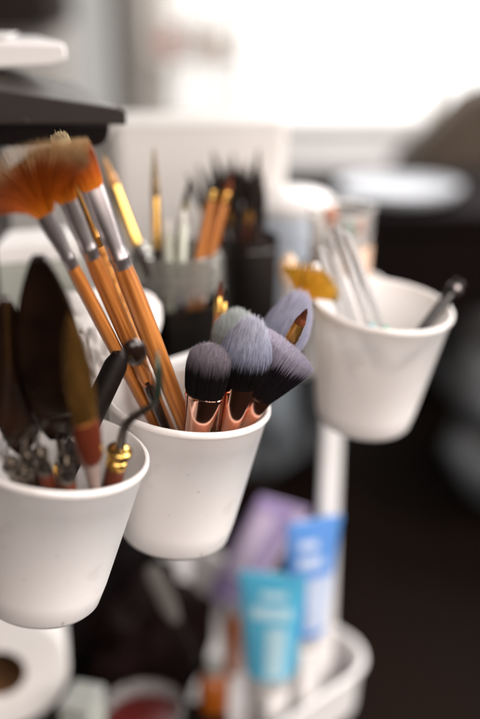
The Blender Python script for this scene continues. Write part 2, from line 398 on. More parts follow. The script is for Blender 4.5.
# ------------------------------------------------------------------ far furniture
t = thing('sofa', 'pale grey sofa seen blurred below the bright window', 'sofa', Matrix.Translation((.62, 3.0, 0)))
MB().box(-.62, .75, -.25, .35, .10, .38).build('base', M_['sofa'], t, bevel=.04)
MB().box(-.60, .73, .20, .42, .40, .56).build('backrest', M_['sofa'], t, bevel=.05)
for x0 in (-.60, .07): MB().box(x0, x0 + .65, -.24, .19, .41, .50).build('cushion', M_['sofa'], t, bevel=.03)
for x0 in (-.55, .65):
    for y0 in (-.2, .3): MB().box(x0, x0 + .04, y0, y0 + .04, 0, .10).build('leg', M_['darkcab'], t)
t = thing('armchair', 'taupe armchair with sloping back at the right edge', 'armchair', Matrix.Translation((.57, 2.45, 0)))
MB().prism([(-.19, .58), (-.13, .64), (-.03, .745), (.02, .765), (.45, .765), (.45, .40), (-.19, .40)], -.05, .12).build('backrest', M_['taupe'], t, bevel=.03)
MB().box(-.19, .45, -.02, .5, .12, .39).build('seat', M_['taupe'], t, bevel=.03)
for x0 in (-.16, .38):
    for y0 in (.02, .42): MB().box(x0, x0 + .04, y0, y0 + .04, 0, .12).build('leg', M_['darkcab'], t)

t = thing('desk', 'low black desk with deep front panel behind the right cup', 'desk', Matrix.Translation((.55, 1.85, 0)))
MB().box(-.46, .7, -.0, .46, .565, .60).build('desktop', M_['desk'], t, bevel=.004)
MB().box(-.30, .7, .015, .035, .37, .563).build('front_panel', M_['desk'], t, bevel=.002)
for x0 in (-.44, .62):
    for y0 in (.05, .38): MB().box(x0, x0 + .05, y0, y0 + .05, 0, .563).build('leg', M_['desk'], t)
# pale oval tray on the desk
b = MB(); b.loft([(0, .10, .075), (.004, .11, .085), (.018, .122, .092), (.022, .124, .094), (.020, .119, .089), (.008, .105, .08), (.008, .001, .001)], n=48)
o = b.build('oval_tray', mat('pale_blue_white_ceramic', (.66, .69, .74), .35, var=.04)); o.location = (.32, 1.99, .602)
tag(o, 'pale oval tray lying on the black desk', 'tray')

o = blob('blanket', M_['cloth'], (.60, 1.80, .12), (.20, .15, .13), .3, 1.3, 3, folds=.35, rot=(0, .3, .4)); tag(o, 'crumpled blue grey blanket on the floor at the right edge', 'blanket')
o = blob('blanket', M_['cloth'], (.56, 1.78, .32), (.18, .14, .11), .3, 1.5, 11, folds=.35, rot=(.2, -.2, .1)); tag(o, 'blue grey blanket bundled higher, just under the black desk front', 'blanket')
o = blob('floor_cushion', M_['cloth'], (.06, 2.05, .20), (.16, .15, .21), .3, 2.0, 8, folds=.4, sq=.8); tag(o, 'round blue grey floor cushion behind the cart post', 'cushion')

# ------------------------------------------------------------------ cart
C1, C2, C3 = P(57, 447, .632), P(189, 398, .712), P(383, 302, .822)
dd = (C3 - C1); dd.z = 0; dd.normalize(); nn = Vector((-dd.y, dd.x, 0)); RIMZ = .757
O = C3 + nn * .072; O.z = 0
ANG = math.atan2(dd.y, dd.x)
S0, S1, DW = -.50, .126, .36
cart = thing('utility_cart', 'white metal utility cart with trays carrying the hanging cups', 'cart', Matrix.Translation(O) @ Matrix.Rotation(ANG, 4, 'Z'))
def rrect(x0, x1, y0, y1, r, z, k=7):
    pts = []
    for cx, cy, a0 in ((x1 - r, y1 - r, 0), (x0 + r, y1 - r, 90), (x0 + r, y0 + r, 180), (x1 - r, y0 + r, 270)):
        for i in range(k + 1):
            a = R(a0 + 90 * i / k); pts.append((cx + r * math.cos(a), cy + r * math.sin(a), z))
    return pts
def tray(zr, h):
    prof = [(.000, zr - .006), (-.002, zr - .002), (-.001, zr + .001), (.003, zr + .002), (.006, zr), (.0065, zr - .006), (.010, zr - h + .012), (.022, zr - h + .002), (.20, zr - h + .002)]
    outer = [(.001, zr - .010), (.004, zr - .012), (.0045, zr - .02), (.007, zr - h + .010), (.020, zr - h - .001), (.20, zr - h - .001)]
    rings = [(i, z) for i, z in outer[::-1]] + prof
    vs = []; fs = []; n = 0
    for i, z in rings:
        i2 = min(i, .155); p = rrect(S0 + i2, S1 - i2, i2, DW - i2, max(.052 - i2, .006), z); n = len(p); vs += p
    for k in range(len(rings) - 1):
        for i in range(n):
            j = (i + 1) % n; fs.append((k * n + i, k * n + j, (k + 1) * n + j, (k + 1) * n + i))
    b = MB(); b.add(vs, fs); b.add(vs[-n:], [tuple(range(n))]); b.add(vs[:n], [tuple(range(n))[::-1]])
    return b
tray(RIMZ, .070).build('tray', M_['cart'], cart)
tray(.318, .070).build('tray', M_['cart'], cart)
for sx, w0 in ((S1 - .043, .044), (S0 + .08, .044), (S1 - .043, DW - .044), (S0 + .08, DW - .044)):
    b = MB(); b.loft([(.05, .016, .006), (.24, .016, .006), (.60, .016, .006), (RIMZ - .0715, .016, .006)], n=20); o = b.build('post', M_['cart'], cart); o.location = (sx, w0 + (.008 if w0 < .1 else -.008), 0)
    b = MB(); b.loft([(-.011, .025, .025), (-.008, .028, .028), (.008, .028, .028), (.011, .025, .025)], n=28)
    o = b.build('wheel', M_['black'], cart); o.rotation_euler = (math.pi / 2, 0, 0); o.location = (sx, w0 + (.008 if w0 < .1 else -.008), .029)
def CL(s, w_, z): return O + dd * s + nn * w_ + Vector((0, 0, z))
TZ = RIMZ - .068   # top tray floor
LZ = .318 - .068   # lower tray floor

# ------------------------------------------------------------------ hanging cups
RT = .0585; H = .112
def cup_frame(C, bx, by):
    # axis: through the rim centre, bottom centre shows at (bx, by)
    lo, hi = .0, .1
    d0 = None
    from math import sqrt
    base = None
    fwd = (C - co.location).dot(Vector((0, cP, -sP)))
    best = 9
    for k in range(400):
        D = fwd + k * .0003
        q = P(bx, by, D); e = abs((q - C).length - H)
        if e < best and k > 20: best = e; base = q
    z = (C - base).normalized(); xax = (nn.cross(z)).normalized(); xax = z.cross(-nn).normalized(); y = z.cross(xax)
    m = Matrix((xax, y, z)).transposed().to_4x4(); m.translation = base
    return m
def make_cup(label, M):
    t = thing('hanging_cup', label, 'cup', M, 'white cups hanging on the cart side')
    rb = RT * .69
    prof = [(0, 0.0005), (0, rb - .008), (.0012, rb - .003), (.005, rb), (.02, rb + (RT - .0016 - rb) * .19), (H - .0065, RT - .0016), (H - .0055, RT - .0004), (H - .0035, RT + .0006), (H - .001, RT + .0004), (H, RT - .0006),
            (H - .0004, RT - .0021), (H - .003, RT - .0028), (H - .02, RT - .0040), (.01, rb - .0018), (.005, rb - .004), (.0025, rb - .012), (.0025, .0005)]
    n = 96; vs = []; fs = []
    for z, r in prof:
        for i in range(n):
            a = 2 * math.pi * i / n; vs.append((r * math.cos(a), r * math.sin(a), z))
    for k in range(len(prof) - 1):
        for i in range(n):
            j = (i + 1) % n; fs.append((k * n + i, k * n + j, (k + 1) * n + j, (k + 1) * n + i))
    b = MB(); b.add(vs, fs); b.build('body', M_['cup'], t)
    # hook strap: leaves the back of the rim and bends over the tray rim (local +y points to the camera side of z x -n, back = -y or +y)
    back = 1 if (M.to_3x3() @ Vector((0, 1, 0))).dot(nn) > 0 else -1
    r = RT + .0008
    pr = [(r - .001, H - .022), (r + .0015, H - .022), (r + .0015, H - .001), (r + .005, H + .007), (r + .013, H + .007), (r + .0165, H + .002), (r + .0165, H - .014), (r + .0185, H - .014), (r + .0185, H + .003), (r + .014, H + .0095), (r + .004, H + .0095), (r - .001, H - .001)]
    b = MB(); n = len(pr)
    vs = [(-.012, back * y, z) for y, z in pr] + [(.012, back * y, z) for y, z in pr]
    b.add(vs, [tuple(range(n)), tuple(range(n, 2 * n))[::-1]] + [(i, (i + 1) % n, (i + 1) % n + n, i + n) for i in range(n)])
    b.build('hook', M_['cup'], t, bevel=.0006)
    return t
F1, F2, F3 = cup_frame(C1, 39, 597), cup_frame(C2, 174, 535), cup_frame(C3, 362, 421)
make_cup('nearest white plastic cup at left, full of metal art tools', F1)
make_cup('middle white plastic cup holding makeup brushes and orange wooden brushes', F2)
make_cup('farthest blurred white cup at right with a black pen', F3)

def in_cup(M, D_top, L=None): pass

# line through two picture points; runs on down to a length
def line(top, low, L):
    a = P(*top); c = P(*low); d = (c - a).normalized()
    return a, a + d * L          # top, base

def hitplane(px, py, M, z):
    o = co.location; d = (P(px, py, 1) - o); n = M.to_3x3() @ Vector((0, 0, 1)); p = M @ Vector((0, 0, z))
    return o + d * ((p - o).dot(n) / d.dot(n))
def near_on_line(a, b, px, py):
    o = co.location; r = (P(px, py, 1) - o).normalized(); u = (b - a).normalized(); w0 = a - o
    bb = u.dot(r); d1 = u.dot(w0); e = r.dot(w0); den = 1 - bb * bb
    return a + u * ((bb * e - d1) / den)
def solve(top, low, M, rad, D, zs=(.006, .012, .02, .03, .045, .06, .07, .08)):
    """stand a stick in a cup: it crosses the rim plane where it is seen to, ends inside the cup"""
    Mi = M.inverted(); fw = Vector((0, cP, -sP))
    l3 = hitplane(low[0], low[1], M, H); ql = Mi @ l3; rl = math.hypot(ql.x, ql.y); lim = RT - .0045 - rad
    if rl > lim: l3 = M @ Vector((ql.x * lim / rl, ql.y * lim / rl, H))
    dx, dy = low[0] - top[0], low[1] - top[1]; n = math.hypot(dx, dy); dx /= n; dy /= n
    best = None
    for z in zs:
        for k in range(6, 260, 3):
            q = hitplane(low[0] + dx * k, low[1] + dy * k, M, z); g = Mi @ q
            if math.hypot(g.x, g.y) > RT * (.69 + .31 * z / H) - .0035 - rad: continue
            t3 = near_on_line(q, l3, top[0], top[1]); Dt = (t3 - co.location).dot(fw)
            e = abs(Dt - D) + z * .2
            if best is None or e < best[0]: best = (e, t3, q, Dt)
    if best is None: print('NO SOLUTION', top, low); a = P(*top, D) ; return a, l3
    if rl > lim or abs(best[3] - D) > .03: print('solve', top, 'r %.3f lim %.3f' % (rl, lim), 'D %.3f want %.3f' % (best[3], D))
    return best[1], best[2]
def cupstick(name, label, cat, top, low, M, rad, group, roll=0):
    a, base = solve(top[:2], low[:2], M, rad, top[2]); return thing(name, label, cat, frame(base, a, roll), group), (a - base).length

def stick(name, label, cat, top, low, L, group, roll=0):
    a, base = line(top, low, L)
    return thing(name, label, cat, frame(base, a, roll), group), L

def clampL(top, low, M, margin=.003, Lmax=.30):
    """how far a stick may run down from its top before it meets the cup's wall or floor"""
    a = P(*top); d = (P(*low) - a).normalized(); Mi = M.inverted(); s = .02; last = .02
    while s < Lmax:
        q = Mi @ (a + d * s)
        if q.z < H:
            r = math.hypot(q.x, q.y); lim = RT * (.69 + .31 * q.z / H) - margin - .002
            if q.z < margin + .003 or (r > lim and q.z < H - .01): break
        last = s; s += .002
    return last

# ------------------------------------------------------------------ makeup brushes in the middle cup
G_MU = 'makeup brushes in the middle cup'
def makeup(label, top, low, ferr, ferr_r, headr, headL, hm, hr, n=5200, dome=.35, cut=0, flat=.8, roll=0, jit=.03, curve=.5, fl=.034, tip_hr=None, hw=.00017):
    """ferr = ferrule length; handle below"""
    t, L = cupstick('makeup_brush', label, 'makeup brush', top, low, F2, ferr_r * .8, G_MU, roll)
    zf = L - headL
    fr = ferr_r
    b = MB(); f = flat
    hs = [(0, .0035, .0035), (.004, .006, .006), (.03, .0075, .0070), (max(.035, zf - fl - .002), fr * .66, fr * .62)]
    hs = [q for q in hs if q[0] <= zf - fl] or [(0, .004, .004), (zf - fl, .006, .006)]
    b.loft(hs, n=28); b.build('handle', M_['blackgloss'], t)
    b = MB()
    z1 = zf - fl
    b.loft([(z1 - .004, fr * .66, fr * .62), (z1 - .003, fr * .70, fr * .66), (z1 - .001, fr * .705, fr * .665), (z1 + .002, fr * .70, fr * .66), (z1 + fl * .5, fr * .84, fr * (.66 + (f - .66) * .6)), (zf - .006, fr * .985, fr * f), (zf - .004, fr * 1.01, fr * f * 1.02), (zf - .0022, fr * 1.01, fr * f * 1.02),
            (zf - .0018, fr * .975, fr * f * .98), (zf - .0004, fr, fr * f), (zf + .0012, fr * .99, fr * f * .985), (zf + .0008, fr * .93, fr * f * .92), (zf - .006, fr * .92, fr * f * .9)], n=56, cap=False)
    b.build('ferrule', M_['rose'], t)
    hairs('bristles', hm, t, zf - .004, headL + .004, (fr * .93, fr * f * .93), headr, n=n, dome=dome, cut=cut, jit=jit, curve=curve, hw=hw)
    return t
makeup('short flat makeup brush, black hair tipped dusty grey, leftmost of the makeup brushes', (212, 346, .655), (199, 424, .672), 0, .0125, (.0150, .0105), .0355, M_['lilacdim'], 0, dome=.20, flat=.62, n=6500, fl=.036, roll=R(-8), curve=.42)
makeup('full domed makeup brush, bright lilac tip on black hair, in the centre', (263, 321, .650), (234, 424, .672), 0, .0118, (.0198, .0175), .047, M_['lilac'], 0, dome=.45, flat=.85, n=9000, fl=.036, curve=.55, jit=.035)
makeup('grey green tipped makeup brush lying behind the big lilac dome', (246, 303, .700), (232, 404), 0, .0095, (.0230, .015), .042, M_['sage'], 0, dome=.38, cut=.25, flat=.75, n=6000, fl=.03, curve=.5, roll=R(0))
makeup('angled makeup brush with violet edge and black wedge of hair', (294, 340, .665), (247, 416, .690), 0, .0095, (.0225, .0095), .048, M_['lilacpale'], 0, dome=.06, cut=.20, flat=.7, n=9000, fl=.036, curve=.9, roll=R(12), jit=.015)
makeup('tall violet oval makeup brush at the back right', (306, 293, .715), (254, 402), 0, .0100, (.0185, .012), .048, M_['lilacfull'], 0, dome=.42, flat=.8, n=6000, fl=.034)

def slim(label, top, low, L, fer, headL, r, hm, fm, wm, group, fr0=.0, name='paint_brush', hr=1.1, n=500, cat='paint brush', M=None, dome=.75, roll=0, extra=1.5):
    t, L = cupstick(name, label, cat, top, low, M, r, group, roll) if M is not None else stick(name, label, cat, top, low, L, group, roll)
    zf = L - headL; z1 = zf - fer
    b = MB(); b.loft([(0, r * .35, r * .35), (.003, r * .55, r * .55), (z1 * .35, r * .8, r * .8), (z1 * .8, r * extra, r * extra), (z1 - .003, r * 1.02, r * 1.02), (z1, r, r)], n=20); b.build('handle', wm, t)
    b = MB(); b.loft([(z1 - .001, r * 1.04, r * 1.04), (z1 + .002, r * 1.12, r * 1.12), (z1 + .004, r * 1.03, r * 1.03), (z1 + .006, r * 1.1, r * 1.1), (z1 + .008, r * 1.03, r * 1.03), (zf - .001, r * (.95 - fr0), r * (.95 - fr0)), (zf, r * (.9 - fr0), r * (.9 - fr0))], n=20); b.build('ferrule', fm, t)
    rr = r * (.85 - fr0)
    hairs('bristles', hm, t, zf - .001, headL + .001, (rr, rr), (rr * hr, rr * hr), n=n, dome=dome, hw=.00022, jit=.03, curve=1.0, corer=.9)
    return t
slim('small amber brush with dark pointed tip before the violet brush', (307, 309, .672), (256, 408), .14, .013, .012, .0042, M_['brownhair'], M_['gold_dark'], M_['redwood'], 'small brushes in the middle cup', M=F2, cat='paint brush')
slim('thin amber brush poking up behind the grey green makeup brush', (266, 284, .735), (250, 345, .742), .13, .012, .012, .0028, M_['brownhair'], M_['gold'], M_['wood'], 'small brushes in the middle cup', M=F2)
slim('thin gold brush just right of the amber one, behind the makeup brushes', (279, 292, .745), (262, 350, .75), .13, .012, .010, .0026, M_['blackhair'], M_['gold'], M_['wood'], 'small brushes in the middle cup', M=F2)

# ------------------------------------------------------------------ wooden fan brushes leaning left out of the middle cup
G_W = 'wooden handled fan brushes in the middle cup'
def woody(label, tf, hf, hl, rad, fer_r1, fan, wm=None, hairm=None, flatf=.45, roll=0, spread=R(42), fl=None, fm=None, headL=.05):
    """tf = ferrule tip (px,py,D), hf = where handle meets ferrule, hl = handle at cup rim"""
    a, base = solve(tf[:2], hl, F2, rad, tf[2]); L = (a - base).length
    Lf = (near_on_line(a, base, hf[0], hf[1]) - a).length
    t = thing('fan_brush', label, 'paint brush', frame(base, a, roll), G_W)
    z1 = L - Lf
    b = MB(); b.loft([(0, rad * .45, rad * .45), (.004, rad * .65, rad * .65), (z1 * .4, rad * .82, rad * .82), (z1 * .75, rad * 1.0, rad * 1.0), (z1 - .012, rad * .98, rad * .98), (z1, rad * .86, rad * .86)], n=28)
    b.build('handle', wm or M_['wood'], t)
    b = MB(); r = rad * .9
    b.loft([(z1 - .002, r, r), (z1 + .003, r * 1.02, r * 1.02), (z1 + .004, r * 1.09, r * 1.09), (z1 + .006, r * 1.09, r * 1.09), (z1 + .007, r * 1.02, r * 1.02), (z1 + Lf * .25, r, r * .97), (z1 + Lf * .6, fer_r1 * .8 + r * .2, r * .75), (L - .001, fer_r1, r * flatf), (L, fer_r1 * .97, r * flatf * .95)], n=32, cap=False)
    b.build('ferrule', fm or M_['silver'], t)
    if fan == 'fan': fanhairs('bristles', hairm or M_['orangehair'], t, L - .002, headL, fer_r1 * .9, spread, n=3600, hw=.00030, th=.0022, clump=13)
    else: hairs('bristles', hairm or M_['orangehair'], t, L - .002, headL, (fer_r1 * .92, r * flatf), (fer_r1 * 1.25, r * flatf * 1.6), n=3200, dome=.12, jit=.05, hw=.00026, corer=.95)
    return t
woody('wooden fan brush with the widest orange fan, handle at left', (43, 211, .585), (70, 264), (143, 402), .0047, .0058, 'fan', spread=R(62), headL=.041)
woody('wooden fan brush second from left, orange hair behind the widest fan', (66, 198, .595), (90, 255), (157, 404), .0058, .0060, 'fan', spread=R(34), headL=.034, roll=R(-15))
woody('thickest wooden brush with long silver ferrule, rightmost of the wooden ones', (91, 186, .605), (125, 263), (180, 412), .0070, .0074, 'flat', headL=.030, hairm=M_['orangehair'])
woody('amber speckled brush with tan tuft rising behind the orange fans', (72, 172, .655), (98, 243), (148, 378), .0052, .0050, 'flat', wm=M_['wood2'], hairm=M_['tanhair'], fm=M_['gold_dark'], headL=.028)

# ------------------------------------------------------------------ near cup: palette knives, tools
G_T = 'tools in the nearest cup'
def leaf_knife(label, tip, low, Lb, wb, roll, bend=.0, L=None, bm_=None, name='palette_knife', hm=None):
    a, base = solve(tip[:2], low[:2], F1, .007, tip[2]); L = (a - base).length
    t = thing(name, label, 'palette knife', frame(base, a, roll), G_T)
    N = 22; vs = []; fs = []; z0 = L - Lb
    for k in range(N + 1):
        s = k / N; wd = wb * (math.sin(math.pi * min(1, s * .96 + .02)) ** .62) * (1.0 - .34 * s) * 1.12 + .0006
        cv = bend * math.sin(s * 2.6)
        for j in range(9):
            u = -1 + j / 4
            vs.append((u * wd, cv + .0035 * (1 - u * u) * math.sin(math.pi * s) + .0004, z0 + Lb * s))
    for k in range(N):
        for j in range(8):
            fs.append((k * 9 + j, k * 9 + j + 1, (k + 1) * 9 + j + 1, (k + 1) * 9 + j))
    b = MB(); b.add(vs, fs); o = b.build('blade', bm_ or M_['blade'], t); q = o.modifiers.new('solid', 'SOLIDIFY'); q.thickness = .0012
    b = MB(); b.tube([(0, .0, z0 + .004), (0, .004, z0 - .004), (0, .004, z0 - .012), (0, 0, z0 - .018)], [.0018, .0022, .0024, .0026]); b.build('neck', M_['steel'], t)
    zz = z0 - .017
    b = MB(); b.loft([(zz - .012, .0045, .0045), (zz - .010, .0052, .0052), (zz - .002, .0046, .0046), (zz, .0036, .0036)], n=24); b.build('ferrule', M_['gold'], t)
    b = MB(); b.loft([(0, .003, .003), (.004, .0055, .0055), (max(.01, (zz - .012) * .6), .0065, .0065), (max(.012, zz - .0115), .0048, .0048)], n=24); b.build('handle', hm or M_['redwood'], t)
    return t
leaf_knife('large dark leaf shaped palette knife, tallest in the nearest cup', (38, 256, .555), (60, 462), .118, .0205, R(-10), .003)
leaf_knife('dark pointed palette knife cut by the left picture edge', (3, 296, .575), (24, 462), .098, .0165, R(20), .0)

# bronze leaf with a red brown neck, blurred, in front of the dark knives
t, Lq = cupstick('bronze_scraper', 'blurred bronze leaf shaped scraper with red brown neck at the front of the nearest cup', 'scraper', (72, 314, .55), (94, 482), F1, .006, G_T, R(18))
def zp(py): return Lq - (near_on_line(t.matrix_world @ Vector((0, 0, Lq)), t.matrix_world @ Vector((0, 0, 0)), 72 + (py - 314) * .131, py) - t.matrix_world @ Vector((0, 0, Lq))).length
zA, zB, zC = zp(424), zp(462), zp(482)
b = MB(); b.loft([(0, .0025, .0022), (.004, .004, .003), (zC, .0036, .0026), (zB - .003, .0050, .0034), (zB + .001, .0064, .0040)], n=24); b.build('shaft', mat('dim_pink_shaft', (.30, .22, .19), .35), t)
b = MB(); b.loft([(zB, .0066, .0042), (zB + .004, .0082, .0050), (zA - .006, .0088, .0050), (zA + .002, .0074, .0040)], n=28); b.build('neck', M_['redwood'], t)
b = MB(); hh9 = Lq - zA
b.loft([(zA + .001, .0070, .0030), (zA + hh9 * .2, .0082, .0026), (zA + hh9 * .5, .0080, .0022), (zA + hh9 * .75, .0058, .0018), (zA + hh9 * .92, .0028, .0012), (Lq, .0006, .0006)], n=32); b.build('blade', M_['gold_dark'], t)

# cranked rod tool with brass ferrule: in focus
jn, base = solve((120, 448), (114, 474), F1, .006, .618)
t = thing('cranked_knife', 'cranked grey steel knife with shiny brass collar in the nearest cup', 'palette knife', frame(base, jn, 0), G_T)
DJ = (jn - co.location).dot(Vector((0, cP, -sP))) - .618
Mi = t.matrix_world.inverted()
Lj = (jn - base).length
b = MB(); b.loft([(0, .0040, .0040), (.004, .0055, .0055), (Lj * .5, .0066, .0066), (Lj - .0136, .0063, .0063)], n=28); b.build('handle', M_['redwood'], t)
b = MB(); z = Lj
b.loft([(z - .0145, .0064, .0064), (z - .0135, .0068, .0068), (z - .0085, .0066, .0066), (z - .008, .0061, .0061), (z - .0055, .0060, .0060), (z - .005, .0074, .0074), (z - .0035, .0080, .0080), (z - .0015, .0080, .0080), (z - .0005, .0072, .0072), (z, .0050, .0050), (z + .0008, .0036, .0036)], n=40); b.build('collar', M_['gold'], t)
pts = [Mi @ P(q[0], q[1], q[2] + DJ) for q in ((120, 449, .618), (121, 440, .617), (123, 431, .616), (126, 424, .615), (132, 418, .613), (143, 411, .610), (153, 405, .607))]
b = MB(); b.tube(pts, [.0031, .0029, .0027, .0026, .0025, .0023, .0021], n=14); b.build('neck', M_['steel'], t)
p0, p1, p2, p3 = [Mi @ P(q[0], q[1], q[2] + DJ) for q in ((152, 407, .607), (158, 398, .604), (159, 372, .598), (157, 350, .594))]
yv = Vector((0, 1, 0)); b = MB(); vs = []; fs = []
for k, (p, wd) in enumerate(((p0, .0014), (p1, .0024), ((p1 + p2) / 2, .0034), (p2, .0030), (p3, .0008))):
    vs += [p + Vector((.8, .6, 0)) * wd - Vector((.0004, 0, 0)), p + Vector((.0006, 0, 0)), p - Vector((.8, .6, 0)) * wd + Vector((.0004, 0, 0))]
for k in range(4):
    for j in range(2): fs.append((k * 3 + j, k * 3 + j + 1, k * 3 + j + 4, k * 3 + j + 3))
b.add(vs, fs); o = b.build('blade', mat('green_reflection_blade', (.07, .065, .05), .3, .7, col2=(.02, .06, .04), scale=70), t); q = o.modifiers.new('solid', 'SOLIDIFY'); q.thickness = .0007  # green reflection put into the blade's colour

# small silver collared tools low in the cup
G_S = 'silver collared carving tools in the nearest cup'
def small_tool(label, top, low, r, hm, rod=.02, bendpx=None):
    t, L = cupstick('carving_tool', label, 'carving tool', top, low, F1, r, G_S)
    b = MB(); z = L
    b.loft([(z - .018, r * .9, r * .9), (z - .016, r * 1.0, r * 1.0), (z - .012, r * .95, r * .95), (z - .011, r * .82, r * .82), (z - .0055, r * .74, r * .74), (z - .005, r * .95, r * .95), (z - .0042, r, r), (z - .0012, r, r), (z - .0006, r * .95, r * .95), (z - .0004, r * .4, r * .4)], n=32); b.build('collar', M_['steel'], t)
    b = MB(); b.tube([(0, 0, z - .001), (0, 0, z + rod * .5), (.003, 0, z + rod * .8), (.008, 0, z + rod)], [r * .34, r * .3, r * .28, r * .2]); b.build('rod', M_['steel'], t)
    b = MB(); b.loft([(0, r * .6, r * .6), (.004, r * .95, r * .95), (z - .02, r * 1.05, r * 1.05), (z - .0175, r, r)], n=24); b.build('handle', hm, t)
    return t
small_tool('silver collared tool with red brown handle just left of the flat brush', (66, 458, .592), (67, 484), .0054, M_['redwood'], .024)
small_tool('silver collared tool second from left, leaning left', (39, 450, .588), (47, 480), .0050, M_['redwood'], .018)
small_tool('silver collared dark tool between two other silver tools', (26, 452, .600), (31, 478), .0046, M_['darkwood'], .016)
small_tool('steel tool leaning at far left inside the nearest cup', (10, 460, .575), (22, 478), .0042, M_['steel'], .014)
small_tool('pale steel tool lowest at the left rim of the nearest cup', (4, 466, .580), (12, 478), .0036, M_['grey'], .02)
# black thick handle leaning right behind
t, L = cupstick('black_handle_tool', 'thick black handle leaning right at the back of the nearest cup', 'tool handle', (122, 352, .650), (86, 428), F1, .008, G_T)
b = MB(); b.loft([(0, .004, .004), (.005, .006, .006), (L * .6, .0080, .0070), (L - .01, .0078, .007), (L - .002, .0055, .005), (L, .002, .002)], n=24); b.build('handle', M_['black'], t)
b = MB(); b.loft([(L * .58, .0082, .0072), (L * .58 + .001, .0086, .0076), (L * .58 + .004, .0086, .0076), (L * .58 + .005, .0082, .0072)], n=24, cap=False); b.build('ring', M_['steel'], t)
# loop tool in the middle cup: dark bead and copper wires
t, L = cupstick('loop_tool', 'dark beaded loop tool with copper wires against the wooden handles', 'clay tool', (130, 342, .600), (161, 416), F2, .004, None)
b = MB(); b.loft([(L - .024, .0018, .0018), (L - .022, .0044, .0036), (L - .016, .0074, .0052), (L - .008, .0078, .0052), (L - .002, .0050, .0036), (L, .0016, .0012)], n=28); b.build('bead', M_['darkwood'], t)
b = MB()
for s in (-1, 1): b.tube([(s * .0012, -.001, L - .023), (s * .0034, -.001, L - .031), (s * .0038, -.001, L - .040), (s * .0022, -.001, L - .049), (s * .0008, 0, L - .054)], .0008, n=8)
b.build('wire', M_['copper'], t)
b = MB(); b.loft([(0, .002, .002), (.004, .003, .003), (L - .056, .0034, .0034), (L - .051, .002, .002)], n=18); b.build('handle', M_['darkwood'], t)
# ------------------------------------------------------------------ top tray contents
# glass jar
JC = P(176, 254, .86); JR = .0385; JH = .115
t = thing('glass_jar', 'clear glass jar with ridged screw neck holding thin brushes', 'jar', Matrix.Translation((JC.x, JC.y, TZ)))
JH = JC.z - TZ + .004
prof = [(0, .001), (0, JR - .006), (.002, JR - .002), (.008, JR + .001), (JH - .040, JR + .001), (JH - .034, JR - .0015)]
z = JH - .032
while z < JH - .006:
    prof += [(z, JR - .0032), (z + .0026, JR + .0022), (z + .0050, JR - .0032)]; z += .0078
prof += [(JH - .002, JR + .0006), (JH, JR - .001), (JH - .001, JR - .0032), (JH - .03, JR - .0045), (.010, JR - .002), (.005, JR - .006), (.004, .001)]
n = 64; vs = []; fs = []
for zz, r in prof:
    for i in range(n): vs.append((r * math.cos(2 * math.pi * i / n), r * math.sin(2 * math.pi * i / n), zz))
for k in range(len(prof) - 1):
    for i in range(n):
        j = (i + 1) % n; fs.append((k * n + i, k * n + j, (k + 1) * n + j, (k + 1) * n + i))
zlim = JH - .0345
fb = [f for f in fs if sum(vs[i][2] for i in f) / 4 < zlim]; fn = [f for f in fs if sum(vs[i][2] for i in f) / 4 >= zlim]
def sub_(F):
    ids = sorted({i for f in F for i in f}); mp_ = {i: k for k, i in enumerate(ids)}
    return [vs[i] for i in ids], [tuple(mp_[i] for i in f) for f in F]
MB().add(*sub_(fb)).build('body', M_['glass'], t); MB().add(*sub_(fn)).build('screw_neck', M_['neck'], t)
b = MB(); b.loft([(.006, .0335, .0335), (.045, .0338, .0338), (.080, .0335, .0335), (.082, .028, .028)], n=40); b.build('dark_paint_water', mat('dark_water', (.010, .006, .003), .6, spec=.1), t)
G_J = 'slim brushes in the glass jar'
def jl(top, low):   # length until the jar floor
    a = P(*top); d = (P(*low) - a).normalized()
    s = .03
    while s < .3:
        q = a + d * s
        if q.z < TZ + .012 or (q.z < JC.z - .01 and math.hypot(q.x - JC.x, q.y - JC.y) > JR - .009): break
        s += .002
    return s
for lab, top, low, r, fer, hl, hm, fm, wm in [
    ('gold ferruled brush with pale orange tip leaning left in the glass jar', (104, 157, .80), (148, 275, .83), .0046, .050, .024, 'palehair', 'gold', 'darkwood'),
    ('upright thin gold brush with dark point in the glass jar', (154, 148, .82), (158, 270, .85), .0040, .042, .040, 'tanhair', 'gold', 'darkwood'),
    ('olive green brush leaning right in the glass jar', (190, 178, .84), (172, 280, .86), .0030, .03, .02, 'blackhair', 'olive', 'olive'),
    ('thicker amber handled brush, left of the pair at the jar right side', (216, 178, .83), (198, 262, .845), .0042, .004, .014, 'blackhair', 'gold', 'wood'),
    ('thicker amber handled brush, right of the pair at the jar right side', (232, 172, .835), (208, 262, .85), .0044, .010, .016, 'brownhair', 'gold_dark', 'wood')]:
    slim(lab, top, low, jl(top, low), fer, hl, r, M_[hm], M_[fm], M_[wm], G_J, extra=1.1, n=400)
t = None
for lab, top, low in [('pale green plastic stick standing in the middle of the glass jar', (183, 222, .83), (180, 300, .84)), ('white plastic stick in the left half of the glass jar', (168, 232, .84), (170, 300, .85))]:
    L = jl(top, low); t, L = stick('plastic_stick', lab, 'stick', top, low, L, 'plastic sticks in the jar')
    b = MB(); b.loft([(0, .003, .003), (.004, .0038, .0038), (L - .004, .0042, .0042), (L, .002, .002)], n=16); b.build('rod', mat('pale_stick', (.50, .52, .44), .4), t)
    b = MB(); b.loft([(L - .001, .002, .002), (L + .006, .0026, .0026), (L + .010, .001, .001)], n=16); b.build('tip', M_['milky'], t)

